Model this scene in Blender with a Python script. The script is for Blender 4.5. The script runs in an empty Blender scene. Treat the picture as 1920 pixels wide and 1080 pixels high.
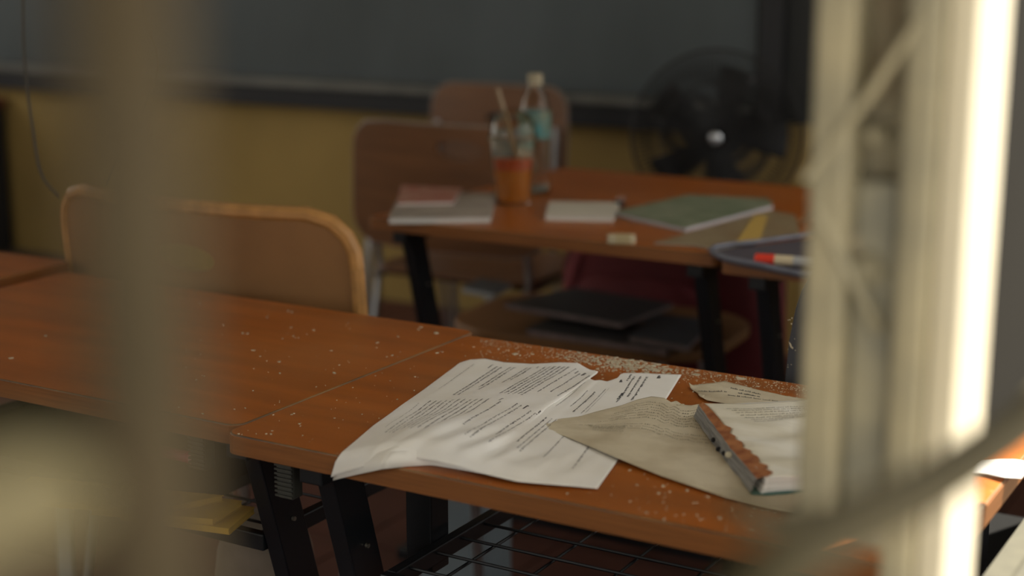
import bpy, bmesh, math, random
from mathutils import Vector, Matrix, noise
random.seed(7)
PI = math.pi
# ------------------------------------------------------------------ camera
F = 2882.0; PITCH = math.radians(12.5); YAW = math.radians(30.43); CZ = 1.29
CP, SP, CY, SY = math.cos(PITCH), math.sin(PITCH), math.cos(YAW), math.sin(YAW)
cam = bpy.data.objects.new('camera', bpy.data.cameras.new('camera'))
bpy.context.scene.collection.objects.link(cam)
cam.location = (0, 0, CZ); cam.rotation_euler = (PI/2 - PITCH, 0, YAW)
cam.data.sensor_width = 36; cam.data.lens = F/1920*36; cam.data.clip_start = 0.02
cam.data.dof.use_dof = True; cam.data.dof.focus_distance = 1.86; cam.data.dof.aperture_fstop = 2.4
bpy.context.scene.camera = cam
# ------------------------------------------------------------------ world, sun, exposure
w = bpy.data.worlds.new('world'); bpy.context.scene.world = w; w.use_nodes = True
bg = w.node_tree.nodes['Background']; bg.inputs[0].default_value = (1.0, 0.965, 0.89, 1); bg.inputs[1].default_value = 1.5
sd = bpy.data.lights.new('sun', 'SUN'); sd.energy = 17; sd.angle = 0.009; sd.color = (1, .93, .8)
so = bpy.data.objects.new('sun', sd); bpy.context.scene.collection.objects.link(so)
so.rotation_euler = Vector((0.2, 0.45, 1.0)).to_track_quat('Z', 'Y').to_euler()
so.location = (2, 2, 5)
# area lamps added at the unseen left and back windows to brighten the room
for nm, loc, rot, sx, sy, en in (('window_fill_left', (-6.5, 2.2, 1.7), (0, -PI/2, 0), 1.5, 3.2, 8), ('window_fill_back', (-3.2, -1.85, 1.7), (PI/2, 0, 0), 3.0, 1.5, 5)):
    ld = bpy.data.lights.new(nm, 'AREA'); ld.shape = 'RECTANGLE'; ld.size = sx; ld.size_y = sy; ld.energy = en; ld.color = (1, .95, .86)
    lo = bpy.data.objects.new(nm, ld); bpy.context.scene.collection.objects.link(lo); lo.location = loc; lo.rotation_euler = rot
vs = bpy.context.scene.view_settings
vs.view_transform = 'Standard'; vs.look = 'None'; vs.exposure = 0.25; vs.gamma = 1; vs.use_curve_mapping = False

C = bpy.context.scene.collection
# ------------------------------------------------------------------ placing helpers: a sight line met with a real plane
def ray(px, py):
    a = (px-960)/F; b = (540-py)/F
    f = CP + SP*b; d = CP*b - SP
    return Vector((a*CY - f*SY, a*SY + f*CY, d))
O = Vector((0, 0, CZ))
def at(px, py, z): r = ray(px, py); return O + r*((z-CZ)/r.z)
def atY(px, py, y): r = ray(px, py); return O + r*(y/r.y)
def atX(px, py, x): r = ray(px, py); return O + r*(x/r.x)

# ------------------------------------------------------------------ materials
MATS = {}
def mat(name, col, rough=.6, metal=0, var=0, vscale=6, stretch=(1,1,1), bump=0, bscale=60, spec=.5, col2=None, detail=4, coat=0):
    if name in MATS: return MATS[name]
    m = bpy.data.materials.new(name); m.use_nodes = True; nt = m.node_tree; N = nt.nodes; L = nt.links
    p = N['Principled BSDF']; p.inputs['Base Color'].default_value = (*col, 1)
    p.inputs['Roughness'].default_value = rough; p.inputs['Metallic'].default_value = metal
    p.inputs['Specular IOR Level'].default_value = spec; p.inputs['Coat Weight'].default_value = coat
    tc = N.new('ShaderNodeTexCoord')
    mp = N.new('ShaderNodeMapping'); mp.inputs['Scale'].default_value = stretch; L.new(tc.outputs['Object'], mp.inputs[0])
    if var or col2:
        n = N.new('ShaderNodeTexNoise'); n.inputs['Scale'].default_value = vscale; n.inputs['Detail'].default_value = detail
        L.new(mp.outputs[0], n.inputs['Vector'])
        r = N.new('ShaderNodeValToRGB'); r.color_ramp.elements[0].position = .35; r.color_ramp.elements[1].position = .68
        c2 = col2 or tuple(c*(1-var) for c in col)
        r.color_ramp.elements[0].color = (*c2, 1); r.color_ramp.elements[1].color = (*col, 1)
        L.new(n.outputs['Fac'], r.inputs[0]); L.new(r.outputs[0], p.inputs['Base Color'])
    if bump:
        n2 = N.new('ShaderNodeTexNoise'); n2.inputs['Scale'].default_value = bscale; n2.inputs['Detail'].default_value = 4
        L.new(mp.outputs[0], n2.inputs['Vector'])
        b = N.new('ShaderNodeBump'); b.inputs['Strength'].default_value = bump; b.inputs['Distance'].default_value = .002
        L.new(n2.outputs['Fac'], b.inputs['Height']); L.new(b.outputs[0], p.inputs['Normal'])
    MATS[name] = m; return m
def glassmat(name, col, rough=.05, ior=1.3):
    m = bpy.data.materials.new(name); m.use_nodes = True; p = m.node_tree.nodes['Principled BSDF']
    p.inputs['Base Color'].default_value = (*col, 1); p.inputs['Roughness'].default_value = rough
    p.inputs['Transmission Weight'].default_value = 1; p.inputs['IOR'].default_value = ior
    MATS[name] = m; return m

wood = mat('desk_laminate', (.41,.109,.009), .36, var=.28, vscale=3, stretch=(1,9,1), bump=.15, bscale=140, spec=.45, detail=6)
# dusty film and worn specks over the laminate colour
def add_dust(m, amt, scale=220, thr=(.66,.74), col=(.42,.33,.2)):
    nt = m.node_tree; N = nt.nodes; L = nt.links; p = N['Principled BSDF']
    src = p.inputs['Base Color'].links[0].from_socket
    tc = N.new('ShaderNodeTexCoord')
    n = N.new('ShaderNodeTexNoise'); n.inputs['Scale'].default_value = scale; n.inputs['Detail'].default_value = 3
    n2 = N.new('ShaderNodeTexNoise'); n2.inputs['Scale'].default_value = 5; n2.inputs['Detail'].default_value = 5
    L.new(tc.outputs['Object'], n.inputs['Vector']); L.new(tc.outputs['Object'], n2.inputs['Vector'])
    r = N.new('ShaderNodeMapRange'); r.inputs[1].default_value = thr[0]; r.inputs[2].default_value = thr[1]
    r2 = N.new('ShaderNodeMapRange'); r2.inputs[1].default_value = .42; r2.inputs[2].default_value = .68
    L.new(n.outputs['Fac'], r.inputs[0]); L.new(n2.outputs['Fac'], r2.inputs[0])
    mu = N.new('ShaderNodeMath'); mu.operation = 'MULTIPLY'; L.new(r.outputs[0], mu.inputs[0]); L.new(r2.outputs[0], mu.inputs[1])
    ad = N.new('ShaderNodeMath'); ad.operation = 'MULTIPLY_ADD'; ad.inputs[1].default_value = amt*.10; L.new(r2.outputs[0], ad.inputs[0])
    mu2 = N.new('ShaderNodeMath'); mu2.operation = 'MULTIPLY'; mu2.inputs[1].default_value = amt; L.new(mu.outputs[0], mu2.inputs[0])
    L.new(mu2.outputs[0], ad.inputs[2])
    mx = N.new('ShaderNodeMixRGB'); mx.inputs[2].default_value = (*col, 1)
    L.new(ad.outputs[0], mx.inputs[0]); L.new(src, mx.inputs[1]); L.new(mx.outputs[0], p.inputs['Base Color'])
add_dust(wood, .75)
band = mat('desk_edge_band', (.27,.10,.026), .45, var=.25, vscale=8, stretch=(1,1,30))
worn = mat('worn_edge', (.24,.12,.035), .5, col2=(.06,.03,.012), vscale=9)
black = mat('black_powder_steel', (.009,.012,.017), .45, var=.3, vscale=9, bump=.1)
rib_m = mat('ribbed_grey_plastic', (.06,.06,.05), .6, var=.4, vscale=40)
bolt_m = mat('bolt_steel', (.35,.33,.28), .4, .8)
ply = mat('chair_plywood', (.20,.088,.036), .38, var=.3, vscale=3, stretch=(1,1,8), bump=.1, spec=.5)
ply2 = mat('chair_tan_shell', (.28,.135,.045), .55, var=.25, vscale=5, bump=.2)
rimtan = mat('chair_rim_tan', (.50,.25,.075), .5, var=.3, vscale=30)
rimgrey = mat('chair_rim_grey', (.26,.20,.16), .4, var=.2)
chrome = mat('satin_steel', (.45,.46,.48), .35, .9)
wallm = mat('ochre_wall', (.40,.27,.085), .85, var=.22, vscale=1.6, bump=.2, bscale=30)
cream_wall = mat('pale_wall', (.62,.56,.40), .85, var=.2, vscale=2)
ceilm = mat('ceiling_paint', (.66,.62,.52), .9, var=.1)
floorm = mat('floor_tile', (.13,.045,.03), .75, var=.35, vscale=5)
grout = mat('grout', (.10,.08,.07), .9)
boardm = mat('chalkboard_slate', (.082,.101,.109), .6, col2=(.050,.063,.068), vscale=1.5, stretch=(1,1,.6), bump=.05, detail=7)
boardd = mat('chalkboard_dark', (.02,.022,.022), .6, var=.3, vscale=2)
ledge_m = mat('ledge_grey', (.17,.17,.155), .5, var=.3)
ledge_d = mat('ledge_dark', (.018,.019,.022), .7)
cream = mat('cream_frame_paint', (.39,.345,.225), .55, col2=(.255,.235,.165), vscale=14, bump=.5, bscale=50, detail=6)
rust = mat('rusty_cream_paint', (.36,.33,.235), .7, col2=(.20,.155,.10), vscale=16, bump=.6, bscale=60)
scroll_m = mat('shaded_scroll_paint', (.058,.049,.026), .8, spec=.12)  # cream scroll in shade: the shade is put into this dark colour
sillm = mat('sun_dimmed_sill', (.075,.07,.045), .8, var=.3, vscale=20)  # sill colour darkened to offset the strong sun falling on it
pale_rust = mat('stained_cream_paint', (.37,.345,.25), .7, col2=(.24,.235,.19), vscale=26, bump=.5, bscale=60)
sun_cream = mat('sunlit_cream_paint', (.62,.57,.44), .5, bump=.3)  # lighter copy of the frame cream, so the sunlit strip burns out
grille_m = mat('shaded_grille_paint', (.066,.052,.031), .8, spec=.12, var=.2, vscale=20, bump=.3)  # colour darkened to stand in for the photographer's shadow on the bars
paper = mat('white_paper', (.86,.85,.83), .7, col2=(.78,.75,.69), vscale=9, detail=6, spec=.2)
paper_old = mat('old_beige_paper', (.62,.55,.41), .85, col2=(.42,.35,.24), vscale=14, detail=8, bump=.5, bscale=90, spec=.2)
paper_book = mat('book_page', (.84,.81,.72), .5, col2=(.70,.65,.52), vscale=10, stretch=(1,3,1), bump=.3, spec=.3)
ink = mat('print_ink', (.07,.07,.075), .8)
ink2 = mat('faded_ink', (.22,.20,.15), .8)
char_ = mat('charred_brown_edge', (.22,.06,.018), .7, col2=(.42,.17,.06), vscale=60, bump=.6)
ash = mat('burnt_grey_page_edges', (.13,.125,.12), .9, col2=(.30,.29,.27), vscale=40, stretch=(.3,.3,12), bump=.8)
pages = mat('page_edges', (.74,.72,.68), .8, var=.25, vscale=30, stretch=(.3,.3,40))
teal = mat('teal_cover', (.02,.10,.085), .5)
flake_m = mat('paint_flake', (.62,.55,.40), .8, var=.35, vscale=200)

# ------------------------------------------------------------------ mesh helpers
class MB:
    def __init__(s): s.v = []; s.f = []; s.mi = []
    def add(s, vs_, fs, k=0):
        o = len(s.v); s.v += [tuple(q) for q in vs_]
        s.f += [tuple(i+o for i in f) for f in fs]; s.mi += [k]*len(fs)
    def box(s, x0, x1, y0, y1, z0, z1, k=0, M=None):
        vs_ = [Vector((x,y,z)) for z in (z0,z1) for y in (y0,y1) for x in (x0,x1)]
        if M: vs_ = [M @ q for q in vs_]
        s.add(vs_, [(0,2,3,1),(4,5,7,6),(0,1,5,4),(2,6,7,3),(0,4,6,2),(1,3,7,5)], k)
    def tube(s, pts, r, n=10, k=0, cap=True, flat=1.0):
        pts = [Vector(p) for p in pts]; m = len(pts); rr = r if isinstance(r, (list,tuple)) else [r]*m
        t0 = (pts[1]-pts[0]).normalized(); up = Vector((0,0,1)) if abs(t0.z) < .9 else Vector((0,1,0))
        nx = t0.cross(up).normalized(); vs_ = []
        for i, p in enumerate(pts):
            t = (pts[min(i+1,m-1)]-pts[max(i-1,0)]).normalized()
            nx = (nx - t*nx.dot(t)).normalized(); ny = t.cross(nx)
            for j in range(n):
                a = 2*PI*j/n; vs_.append(p + nx*math.cos(a)*rr[i] + ny*math.sin(a)*rr[i]*flat)
        fs = [(i*n+j, i*n+(j+1)%n, (i+1)*n+(j+1)%n, (i+1)*n+j) for i in range(m-1) for j in range(n)]
        if cap: fs += [tuple(range(n-1,-1,-1)), tuple(range((m-1)*n, m*n))]
        s.add(vs_, fs, k)
    def lathe(s, prof, c=(0,0,0), n=32, k=0, cap=True):
        vs_ = []; m = len(prof)
        for r, z in prof:
            for j in range(n):
                a = 2*PI*j/n; vs_.append((c[0]+r*math.cos(a), c[1]+r*math.sin(a), c[2]+z))
        fs = [(i*n+j, i*n+(j+1)%n, (i+1)*n+(j+1)%n, (i+1)*n+j) for i in range(m-1) for j in range(n)]
        if cap: fs += [tuple(range(n-1,-1,-1)), tuple(range((m-1)*n, m*n))]
        s.add(vs_, fs, k)
    def prism(s, poly, z0, z1, k=0, k2=None):
        n = len(poly); vs_ = [(x,y,z0) for x,y in poly]+[(x,y,z1) for x,y in poly]
        s.add(vs_, [tuple(range(n-1,-1,-1)), tuple(range(n,2*n))], k)
        s.add(vs_, [(i,(i+1)%n,n+(i+1)%n,n+i) for i in range(n)], k if k2 is None else k2)
    def build(s, name, m, parent=None, smooth=False, bevel=0, solid=0):
        me = bpy.data.meshes.new(name); me.from_pydata(s.v, [], s.f)
        for q in (m if isinstance(m, (list,tuple)) else [m]): me.materials.append(q)
        me.polygons.foreach_set('material_index', s.mi)
        bm = bmesh.new(); bm.from_mesh(me); bmesh.ops.remove_doubles(bm, verts=bm.verts, dist=1e-6)
        bmesh.ops.recalc_face_normals(bm, faces=bm.faces); bm.to_mesh(me); bm.free()
        if smooth:
            me.polygons.foreach_set('use_smooth', [True]*len(me.polygons))
        o = bpy.data.objects.new(name, me); C.objects.link(o); o.parent = parent
        if smooth:
            e = o.modifiers.new('split', 'EDGE_SPLIT'); e.split_angle = math.radians(40)
        if bevel:
            b = o.modifiers.new('bevel', 'BEVEL'); b.width = bevel; b.segments = 2; b.limit_method = 'ANGLE'
        if solid:
            q = o.modifiers.new('solid', 'SOLIDIFY'); q.thickness = solid; q.offset = -1
        return o
def smooth_pts(pts, n=6):
    pts = [Vector(p) for p in pts]; out = []
    for i in range(len(pts)-1):
        p0, p1, p2, p3 = pts[max(i-1,0)], pts[i], pts[i+1], pts[min(i+2,len(pts)-1)]
        for k in range(n):
            t = k/n
            out.append(.5*((2*p1)+(p2-p0)*t+(2*p0-5*p1+4*p2-p3)*t*t+(3*p1-p0-3*p2+p3)*t**3))
    out.append(pts[-1]); return out
def rrect(x0, x1, y0, y1, r, n=6):
    out = []
    for cx, cy, a0 in ((x1-r,y0+r,-PI/2),(x1-r,y1-r,0),(x0+r,y1-r,PI/2),(x0+r,y0+r,PI)):
        for k in range(n+1):
            a = a0+PI/2*k/n; out.append((cx+r*math.cos(a), cy+r*math.sin(a)))
    return out
def thing(name, label, cat, loc=(0,0,0), rz=0, group=None):
    o = bpy.data.objects.new(name, None); C.objects.link(o); o.empty_display_size = .1
    o.location = loc; o.rotation_euler = (0,0,rz); o['label'] = label; o['category'] = cat
    if group: o['group'] = group
    return o
def tag(o, label, cat, group=None, kind=None):
    o['label'] = label; o['category'] = cat
    if group: o['group'] = group
    if kind: o['kind'] = kind
    return o
def struct(name, mb, m, parent=None, **k):
    o = mb.build(name, m, parent, **k)
    if parent is None: o['kind'] = 'structure'
    return o

# ------------------------------------------------------------------ room shell
XL, XR, YB, YF, ZC = -6.3, -.31, -1.6, 4.65, 3.0
b = MB(); b.box(XL, XR+.01, YB, YF, -.10, -.012)
fl = struct('floor', b, grout)
base_tile = None; k = 0; T = .4
tx = []
for i in range(11):
    for j in range(13):
        x = XR-.02-T*(i+1); y = YF-.05-T*(j+1)
        if base_tile is None:
            b = MB(); b.box(.003, T-.003, .003, T-.003, -.0118, 0); base_tile = b.build('tile', floorm, fl); o = base_tile
        else:
            o = base_tile.copy(); C.objects.link(o); o.parent = fl
        o.location = (x, y, 0)
b = MB(); b.box(XL, XR, YB, YF, ZC, ZC+.1); struct('ceiling', b, ceilm)
b = MB(); b.box(XL-.1, -.2, YF, YF+.12, -.1, ZC+.1); struct('wall_front', b, wallm)
b = MB(); WZ0, WZ1 = .95, 2.45
b.box(XL-.1, XL, YB, YF, -.1, WZ0); b.box(XL-.1, XL, YB, YF, WZ1, ZC+.1)
b.box(XL-.1, XL, YB, .6, WZ0, WZ1); b.box(XL-.1, XL, 2.1, 2.3, WZ0, WZ1); b.box(XL-.1, XL, 3.8, YF, WZ0, WZ1)
struct('wall_left', b, cream_wall)
b = MB(); b.box(XL-.1, -.2, YB-.12, YB, -.1, WZ0); b.box(XL-.1, -.2, YB-.12, YB, WZ1, ZC+.1)
b.box(XL-.1, -4.7, YB-.12, YB, WZ0, WZ1); b.box(-1.7, -.2, YB-.12, YB, WZ0, WZ1)
struct('wall_back', b, cream_wall)
# window wall: piers, sill wall, lintel
SILL, HEAD = .70, 1.95
b = MB()
b.box(-.31, -.20, YB, YF, -.1, SILL); b.box(-.31, -.20, YB, YF, HEAD, ZC+.1)
b.box(-.31, -.20, YB, -.55, SILL, HEAD); b.box(-.31, -.20, 2.30, 2.55, SILL, HEAD); b.box(-.31, -.20, 4.1, YF, SILL, HEAD)
struct('wall_right', b, sillm)
b = MB(); b.box(-.195, 9, -6, 12, -.2, -.1); g = struct('ground', b, mat('outside_concrete', (.33,.30,.25), .9, var=.2, vscale=2))
b = MB(); b.box(-1, 9, -6, 12, -.4, -.2)

# unseen slab added above the nearest window bay to keep sun off the grille
b = MB(); b.box(-.199, .45, -1.0, 1.19, 1.975, 2.02); struct('added_sunshade_1', b, cream_wall)
# chalkboard with ledge
cb = thing('chalkboard', 'wide dark green-grey chalkboard on the ochre wall with grey chalk ledge', 'chalkboard', (-3.8, YF, .75))
b = MB(); b.box(-2.2, 1.98, -.025, -.001, .06, 1.35); b.build('board_panel', boardm, cb)
b = MB(); b.box(-2.2, 1.98, -.10, -.001, .028, .058); b.build('chalk_ledge', ledge_m, cb, bevel=.004)
b = MB(); b.box(-2.2, 1.98, -.085, -.001, -.045, .027); b.build('ledge_shadow_strip', ledge_d, cb)  # dark strip painted as the shadow under the chalk ledge
b = MB(); b.box(-2.2, 1.98, -.035, -.001, 1.35, 1.39); b.build('top_rail', ledge_m, cb)
cb2 = thing('chalkboard', 'narrow black board panel right of the wide chalkboard behind the fan', 'chalkboard', (-1.12, YF, .75))
b = MB(); b.box(-.60, .60, -.03, -.001, .0, 1.4); b.build('board_panel', boardd, cb2)
for x0, x1 in ((-.68,-.60), (.60,.66)):
    b = MB(); b.box(x0, x1, -.06, -.001, -.05, 1.45); b.build('side_rail', ledge_d, cb2)
# low dark cabinet at far left
cab = thing('cabinet', 'low black cabinet at the far left end of the chalkboard wall', 'cabinet', (-5.62, 4.4, 0))
b = MB(); b.box(-.36,.36,-.22,.22,0,.62); b.build('body', ledge_d, cab, bevel=.005)
b = MB(); b.box(-.37,.37,-.24,.22,.62,.66); b.build('top', mat('red_brown_top',(.22,.07,.04),.5), cab)
for sx in (-1,1):
    b = MB(); b.box(sx*.18-.165, sx*.18+.165, -.235,-.22,.04,.59); d = b.build('door', mat('cabinet_door',(.03,.032,.035),.6), cab)
    b = MB(); b.tube([(sx*.03,-.25,.3),(sx*.03,-.25,.4)], .006); b.build('handle', bolt_m, d)

# ------------------------------------------------------------------ window frame and grille (camera side)
YP = .86
win = bpy.data.objects.new('window_1', None); C.objects.link(win); win['kind'] = 'structure'
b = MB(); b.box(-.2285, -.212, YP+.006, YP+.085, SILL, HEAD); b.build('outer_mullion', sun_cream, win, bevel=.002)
b = MB(); b.box(-.2485, -.2295, YP-.004, YP+.085, SILL, HEAD); b.build('middle_rib', cream, win, bevel=.004)
zb = atY(1600, 985, YP).z
zm = atY(1640, 345, YP).z
b = MB(); b.box(-.278, -.2530, YP+.030, YP+.05, zm, HEAD); b.build('channel_web', rust, win)
b = MB(); b.box(-.278, -.2530, YP+.013, YP+.05, zb, zm-.001); b.build('channel_plate', pale_rust, win, bevel=.002)
b = MB(); b.box(-.312, -.296, 1.27, 1.53, .845, 1.42); b.build('dark_fill_panel', mat('dark_interior_fill', (.011,.010,.008), .9, var=.15, spec=.1), win, bevel=.002)  # added panel standing in for the dark interior; also blocks sun
b = MB(); b.box(-.303, -.279, YP-.002, YP+.05, zb, HEAD); b.build('inner_flange', cream, win, bevel=.004)
b = MB(); b.tube([atY(1765,-20,YP+.002), atY(1640,165,YP+.002), atY(1512,335,YP+.002)], .0068, 10, flat=.5); b.build('lever_arm', cream, win, smooth=True)
b = MB(); b.tube([atY(1535,390,YP+.004), atY(1580,480,YP+.004), atY(1650,620,YP+.010)], [.009,.0075,.006], 10, flat=.6); b.build('lever_arm', cream, win, smooth=True)
for px, py, r in ((1628,505,.010),(1640,255,.006),(1740,15,.012)):
    c = atY(px,py,YP+.012); b = MB()
    b.tube([c+Vector((0,.02,0)), c, c-Vector((0,.004,0))], [r, r, r*.7], 16); b.build('pivot_boss', cream, win, smooth=True)
b = MB(); b.tube([atY(1600,440,YP+.015), atY(1660,640,YP+.02)], .004, 8); b.build('link_rod', rust, win)
b = MB(); b.box(-.308,-.245,YP-.006,YP+.04, zb-.012, zb+.004); b.build('channel_foot', rust, win, bevel=.003)
# sill rails of the next bay
b = MB(); b.box(-.272,-.235, YP+.09, 2.30, SILL, SILL+.035); b.build('sill_rail', sillm, win, bevel=.006)
b = MB(); b.box(-.228,-.198, YP+.09, 2.30, SILL, SILL+.02); b.build('sill_rail', sillm, win, bevel=.006)
# security grille
gr = thing('window_grille', 'blurred cream-painted steel security grille close to the camera', 'window grille', (-.2,0,SILL))
G = Matrix.Translation((-.2,0,SILL)).inverted()
def gpts(pp, x): return [G @ p for p in smooth_pts([atX(px,py,x) for px,py in pp])]
p0 = atX(258, 540, -.205)
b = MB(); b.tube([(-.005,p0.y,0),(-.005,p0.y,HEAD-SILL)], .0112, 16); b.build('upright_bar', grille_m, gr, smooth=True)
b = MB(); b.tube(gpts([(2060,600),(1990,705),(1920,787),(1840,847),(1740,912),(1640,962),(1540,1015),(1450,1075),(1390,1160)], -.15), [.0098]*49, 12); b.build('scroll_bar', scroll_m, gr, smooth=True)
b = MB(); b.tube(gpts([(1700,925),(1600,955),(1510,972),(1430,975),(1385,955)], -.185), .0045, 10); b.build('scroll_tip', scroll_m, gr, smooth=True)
b = MB(); b.tube(gpts([(-170,1020),(-90,940),(10,885),(90,885),(125,925),(70,985),(-20,995),(-110,1045),(-210,1105)], -.21),   .0065, 10); b.build('scroll_bar', mat('lit_grille_tone',(.14,.12,.06),.6), gr, smooth=True)  # same grille, lighter colour where more light falls on it
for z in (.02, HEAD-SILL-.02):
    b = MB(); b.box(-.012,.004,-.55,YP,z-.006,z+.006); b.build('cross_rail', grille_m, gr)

# ------------------------------------------------------------------ desks
ZT = .75
def desk(x0, y0, w_, d_, label, li=.06, ri=.06, shelf=True, rz=0, th=.0235, group='orange-brown school desks', legs=True, ribs=True):
    t = thing('school_desk', label, 'desk', (x0, y0, 0), rz, group)
    b = MB(); b.prism(rrect(.0006, w_-.0006, .0006, d_-.0006, .018), ZT-th+.001, ZT); q = b.build('desktop', [wood, worn], t, bevel=.0018); q.modifiers['bevel'].material = 1
    # edge band ring
    o_ = rrect(-.0004, w_+.0004, -.0004, d_+.0004, .0185); i_ = rrect(.003, w_-.003, .003, d_-.003, .0155); n = len(o_)
    b = MB(); vs_ = [(x,y,z) for z in (ZT-th, ZT-.0022) for (x,y) in o_] + [(x,y,z) for z in (ZT-th, ZT-.0022) for (x,y) in i_]
    fs = []
    for i in range(n):
        j = (i+1)%n
        fs += [(i,j,n+j,n+i), (2*n+i,3*n+i,3*n+j,2*n+j), (n+i,n+j,3*n+j,3*n+i), (i,2*n+i,2*n+j,j)]
    b.add(vs_, fs); b.build('edge_band', band, t)
    for side, ins in ((0, li), (1, ri)):
        lx = ins if side == 0 else w_-ins
        y_top = .055; y_bot = y_top + .28*(ZT-th-.03)
        b = MB(); zt = ZT-th-.03; hw = .0125; dd = .055
        vs_ = []
        for yy, zz in ((y_top, zt), (y_bot, .03)):
            for (ax, ay) in ((-hw,0),(hw,0),(hw,dd),(-hw,dd)): vs_.append((lx+ax, yy+ay, zz))
        b.add(vs_, [(0,1,2,3),(4,7,6,5),(0,4,5,1),(1,5,6,2),(2,6,7,3),(3,7,4,0)]); lg = b.build('leg', black, t, bevel=.002)
        b = MB(); b.tube([(lx+hw+.001, y_top+.06, zt-.10), (lx+hw+.005, y_top+.06, zt-.10)], .003, 8); b.build('bolt', bolt_m, lg)
        b = MB(); b.box(lx-.016, lx+.016, .03, d_-.04, zt-.0005, ZT-th-.0005); b.build('top_bracket', black, t, bevel=.002)
        b = MB(); b.box(lx-.02, lx+.02, .03, d_-.03, .0, .029); b.build('foot', black, t, bevel=.004)
        if ribs:
            rx = lx-.050 if side == 0 else lx-.075
            b = MB(); b.box(rx-.012, rx+.012, .045, .065, ZT-th-.062, ZT-th-.001); rb = b.build('ribbed_block', rib_m, t, bevel=.003)
            b = MB(); b.box(rx-.0125, rx+.0125, .0425, .0452, 0, .0025); r0 = b.build('rib', rib_m, rb); r0.location.z = ZT-th-.059
            for q in range(1,11):
                r_ = r0.copy(); C.objects.link(r_); r_.parent = rb; r_.location.z = ZT-th-.059+q*.0053
    b = MB(); b.box(li+.0165, w_-ri-.0165, .24, .27, .05, .08); b.build('stretcher', black, t, bevel=.003)
    if shelf:
        zs = .555; sx0, sx1, sy0, sy1 = li+.05, w_-ri-.014, .09, d_-.10
        b = MB()
        b.box(sx0, sx1, sy0, sy0+.014, zs, zs+.022); b.box(sx0, sx1, sy1-.014, sy1, zs, zs+.022)
        b.box(sx0, sx0+.014, sy0+.0141, sy1-.0141, zs, zs+.022); b.box(sx1-.014, sx1, sy0+.0141, sy1-.0141, zs, zs+.022)
        sh = b.build('shelf_frame', black, t, bevel=.002)
        for xx in (li+.0125, ):
            b = MB(); b.box(xx, sx0, .20, .24, zs-.02, zs+.11); b.build('shelf_bracket', black, t, bevel=.002)
        b = MB(); b.tube([(0,0,0),(0,sy1-sy0-.02,0)], .002, 6); w0 = b.build('shelf_wire', black, sh)
        n = int((sx1-sx0)/.075)
        for i in range(n):
            o = w0 if i == 0 else w0.copy()
            if i: C.objects.link(o); o.parent = sh
            o.location = (sx0+(i+.7)*(sx1-sx0)/n, sy0+.01, zs+.012)
        b = MB(); b.tube([(0,0,0),(sx1-sx0-.02,0,0)], .002, 6); w1 = b.build('shelf_wire', black, sh)
        for i in range(5):
            o = w1 if i == 0 else w1.copy()
            if i: C.objects.link(o); o.parent = sh
            o.location = (sx0+.01, sy0+(i+.8)*(sy1-sy0)/6, zs+.016)
    return t
c1 = at(418, 811, ZT); X1, Y1 = c1.x, c1.y
D1 = .525
d1 = desk(X1, Y1, -.325-X1, D1, 'nearest orange-brown desk holding the torn white and beige papers', li=.10, ri=.05)
W0 = .82
d0 = desk(X1-.0008-W0, Y1+.026, W0, D1, 'orange-brown desk left of the torn papers, in front of the tan chair', li=.06, ri=.03)
c2 = at(703, 403, ZT); c2r = at(1335, 483, ZT); Y2 = (c2.y+c2r.y)/2; print('desk2', c2, c2r)
d2 = desk(c2.x, Y2, c2r.x-c2.x, .845, 'wide rear desk carrying the drink cup, bottle and notebooks', shelf=False, ribs=False)
d4 = desk(c2r.x+.02, Y2-.045, .62, .845, 'rear desk at the window side under the pen pouch', shelf=False, ribs=False)
c5 = at(122, 494, ZT)
d5 = desk(c5.x-.8, c5.y-.50, .8, .52, 'desk at the far left edge, beyond the tan chair', shelf=False, ribs=False)

# ------------------------------------------------------------------ chairs
def backrest(wd, z0, z1, hz, sag, hole=(.055,.020), th=.012, hcx=0, taper=0):
    """curved panel, local: x across, y thickness, bows towards -y in the middle; returns outer outline fn"""
    hw = wd/2; r = .075; n = 72; m = 9
    def outer(a):
        dx, dz = math.cos(a), math.sin(a)
        lo, hi = 0, 2
        def inside(x, z):
            x += hcx
            cz = (z0+z1)/2; qx = abs(x)-(hw-r); qz = abs(z-cz)-((z1-z0)/2-r)
            return math.hypot(max(qx,0), max(qz,0))+min(max(qx,qz),0) < r
        for _ in range(22):
            mid = (lo+hi)/2
            if inside(dx*mid, hz+dz*mid): lo = mid
            else: hi = mid
        return hcx+dx*lo, hz+dz*lo
    def bow(x, z): return sag*(x/hw)**2 + .10*(z1-z)*.0 - .12*(z-z0)*-1*0
    b = MB(); vs_ = []
    outs = [outer(2*PI*i/n) for i in range(n)]
    for layer in (0, th):
        for k_ in range(m+1):
            f = k_/m
            for i in range(n):
                a = 2*PI*i/n; ox, oz = outs[i]
                hx = hcx+hole[0]*math.cos(a); hzz = hz+hole[1]*math.sin(a)
                x = hx+(ox-hx)*f; z = hzz+(oz-hzz)*f
                x *= 1+taper*(z1-z)/.33
                vs_.append((x, bow(x,z)+layer, z))
    L_ = (m+1)*n; fs = []
    for k_ in range(m):
        for i in range(n):
            j = (i+1)%n; q = (k_*n+i, k_*n+j, (k_+1)*n+j, (k_+1)*n+i)
            fs.append(q); fs.append(tuple(v+L_ for v in reversed(q)))
    for i in range(n):
        j = (i+1)%n; fs.append((i, L_+i, L_+j, j)); fs.append((m*n+i, m*n+j, L_+m*n+j, L_+m*n+i))
    b.add(vs_, fs)
    rim = [(x*(1+taper*(z1-z)/.33), bow(x*(1+taper*(z1-z)/.33),z)+th/2, z) for x, z in outs]
    return b, rim
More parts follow.
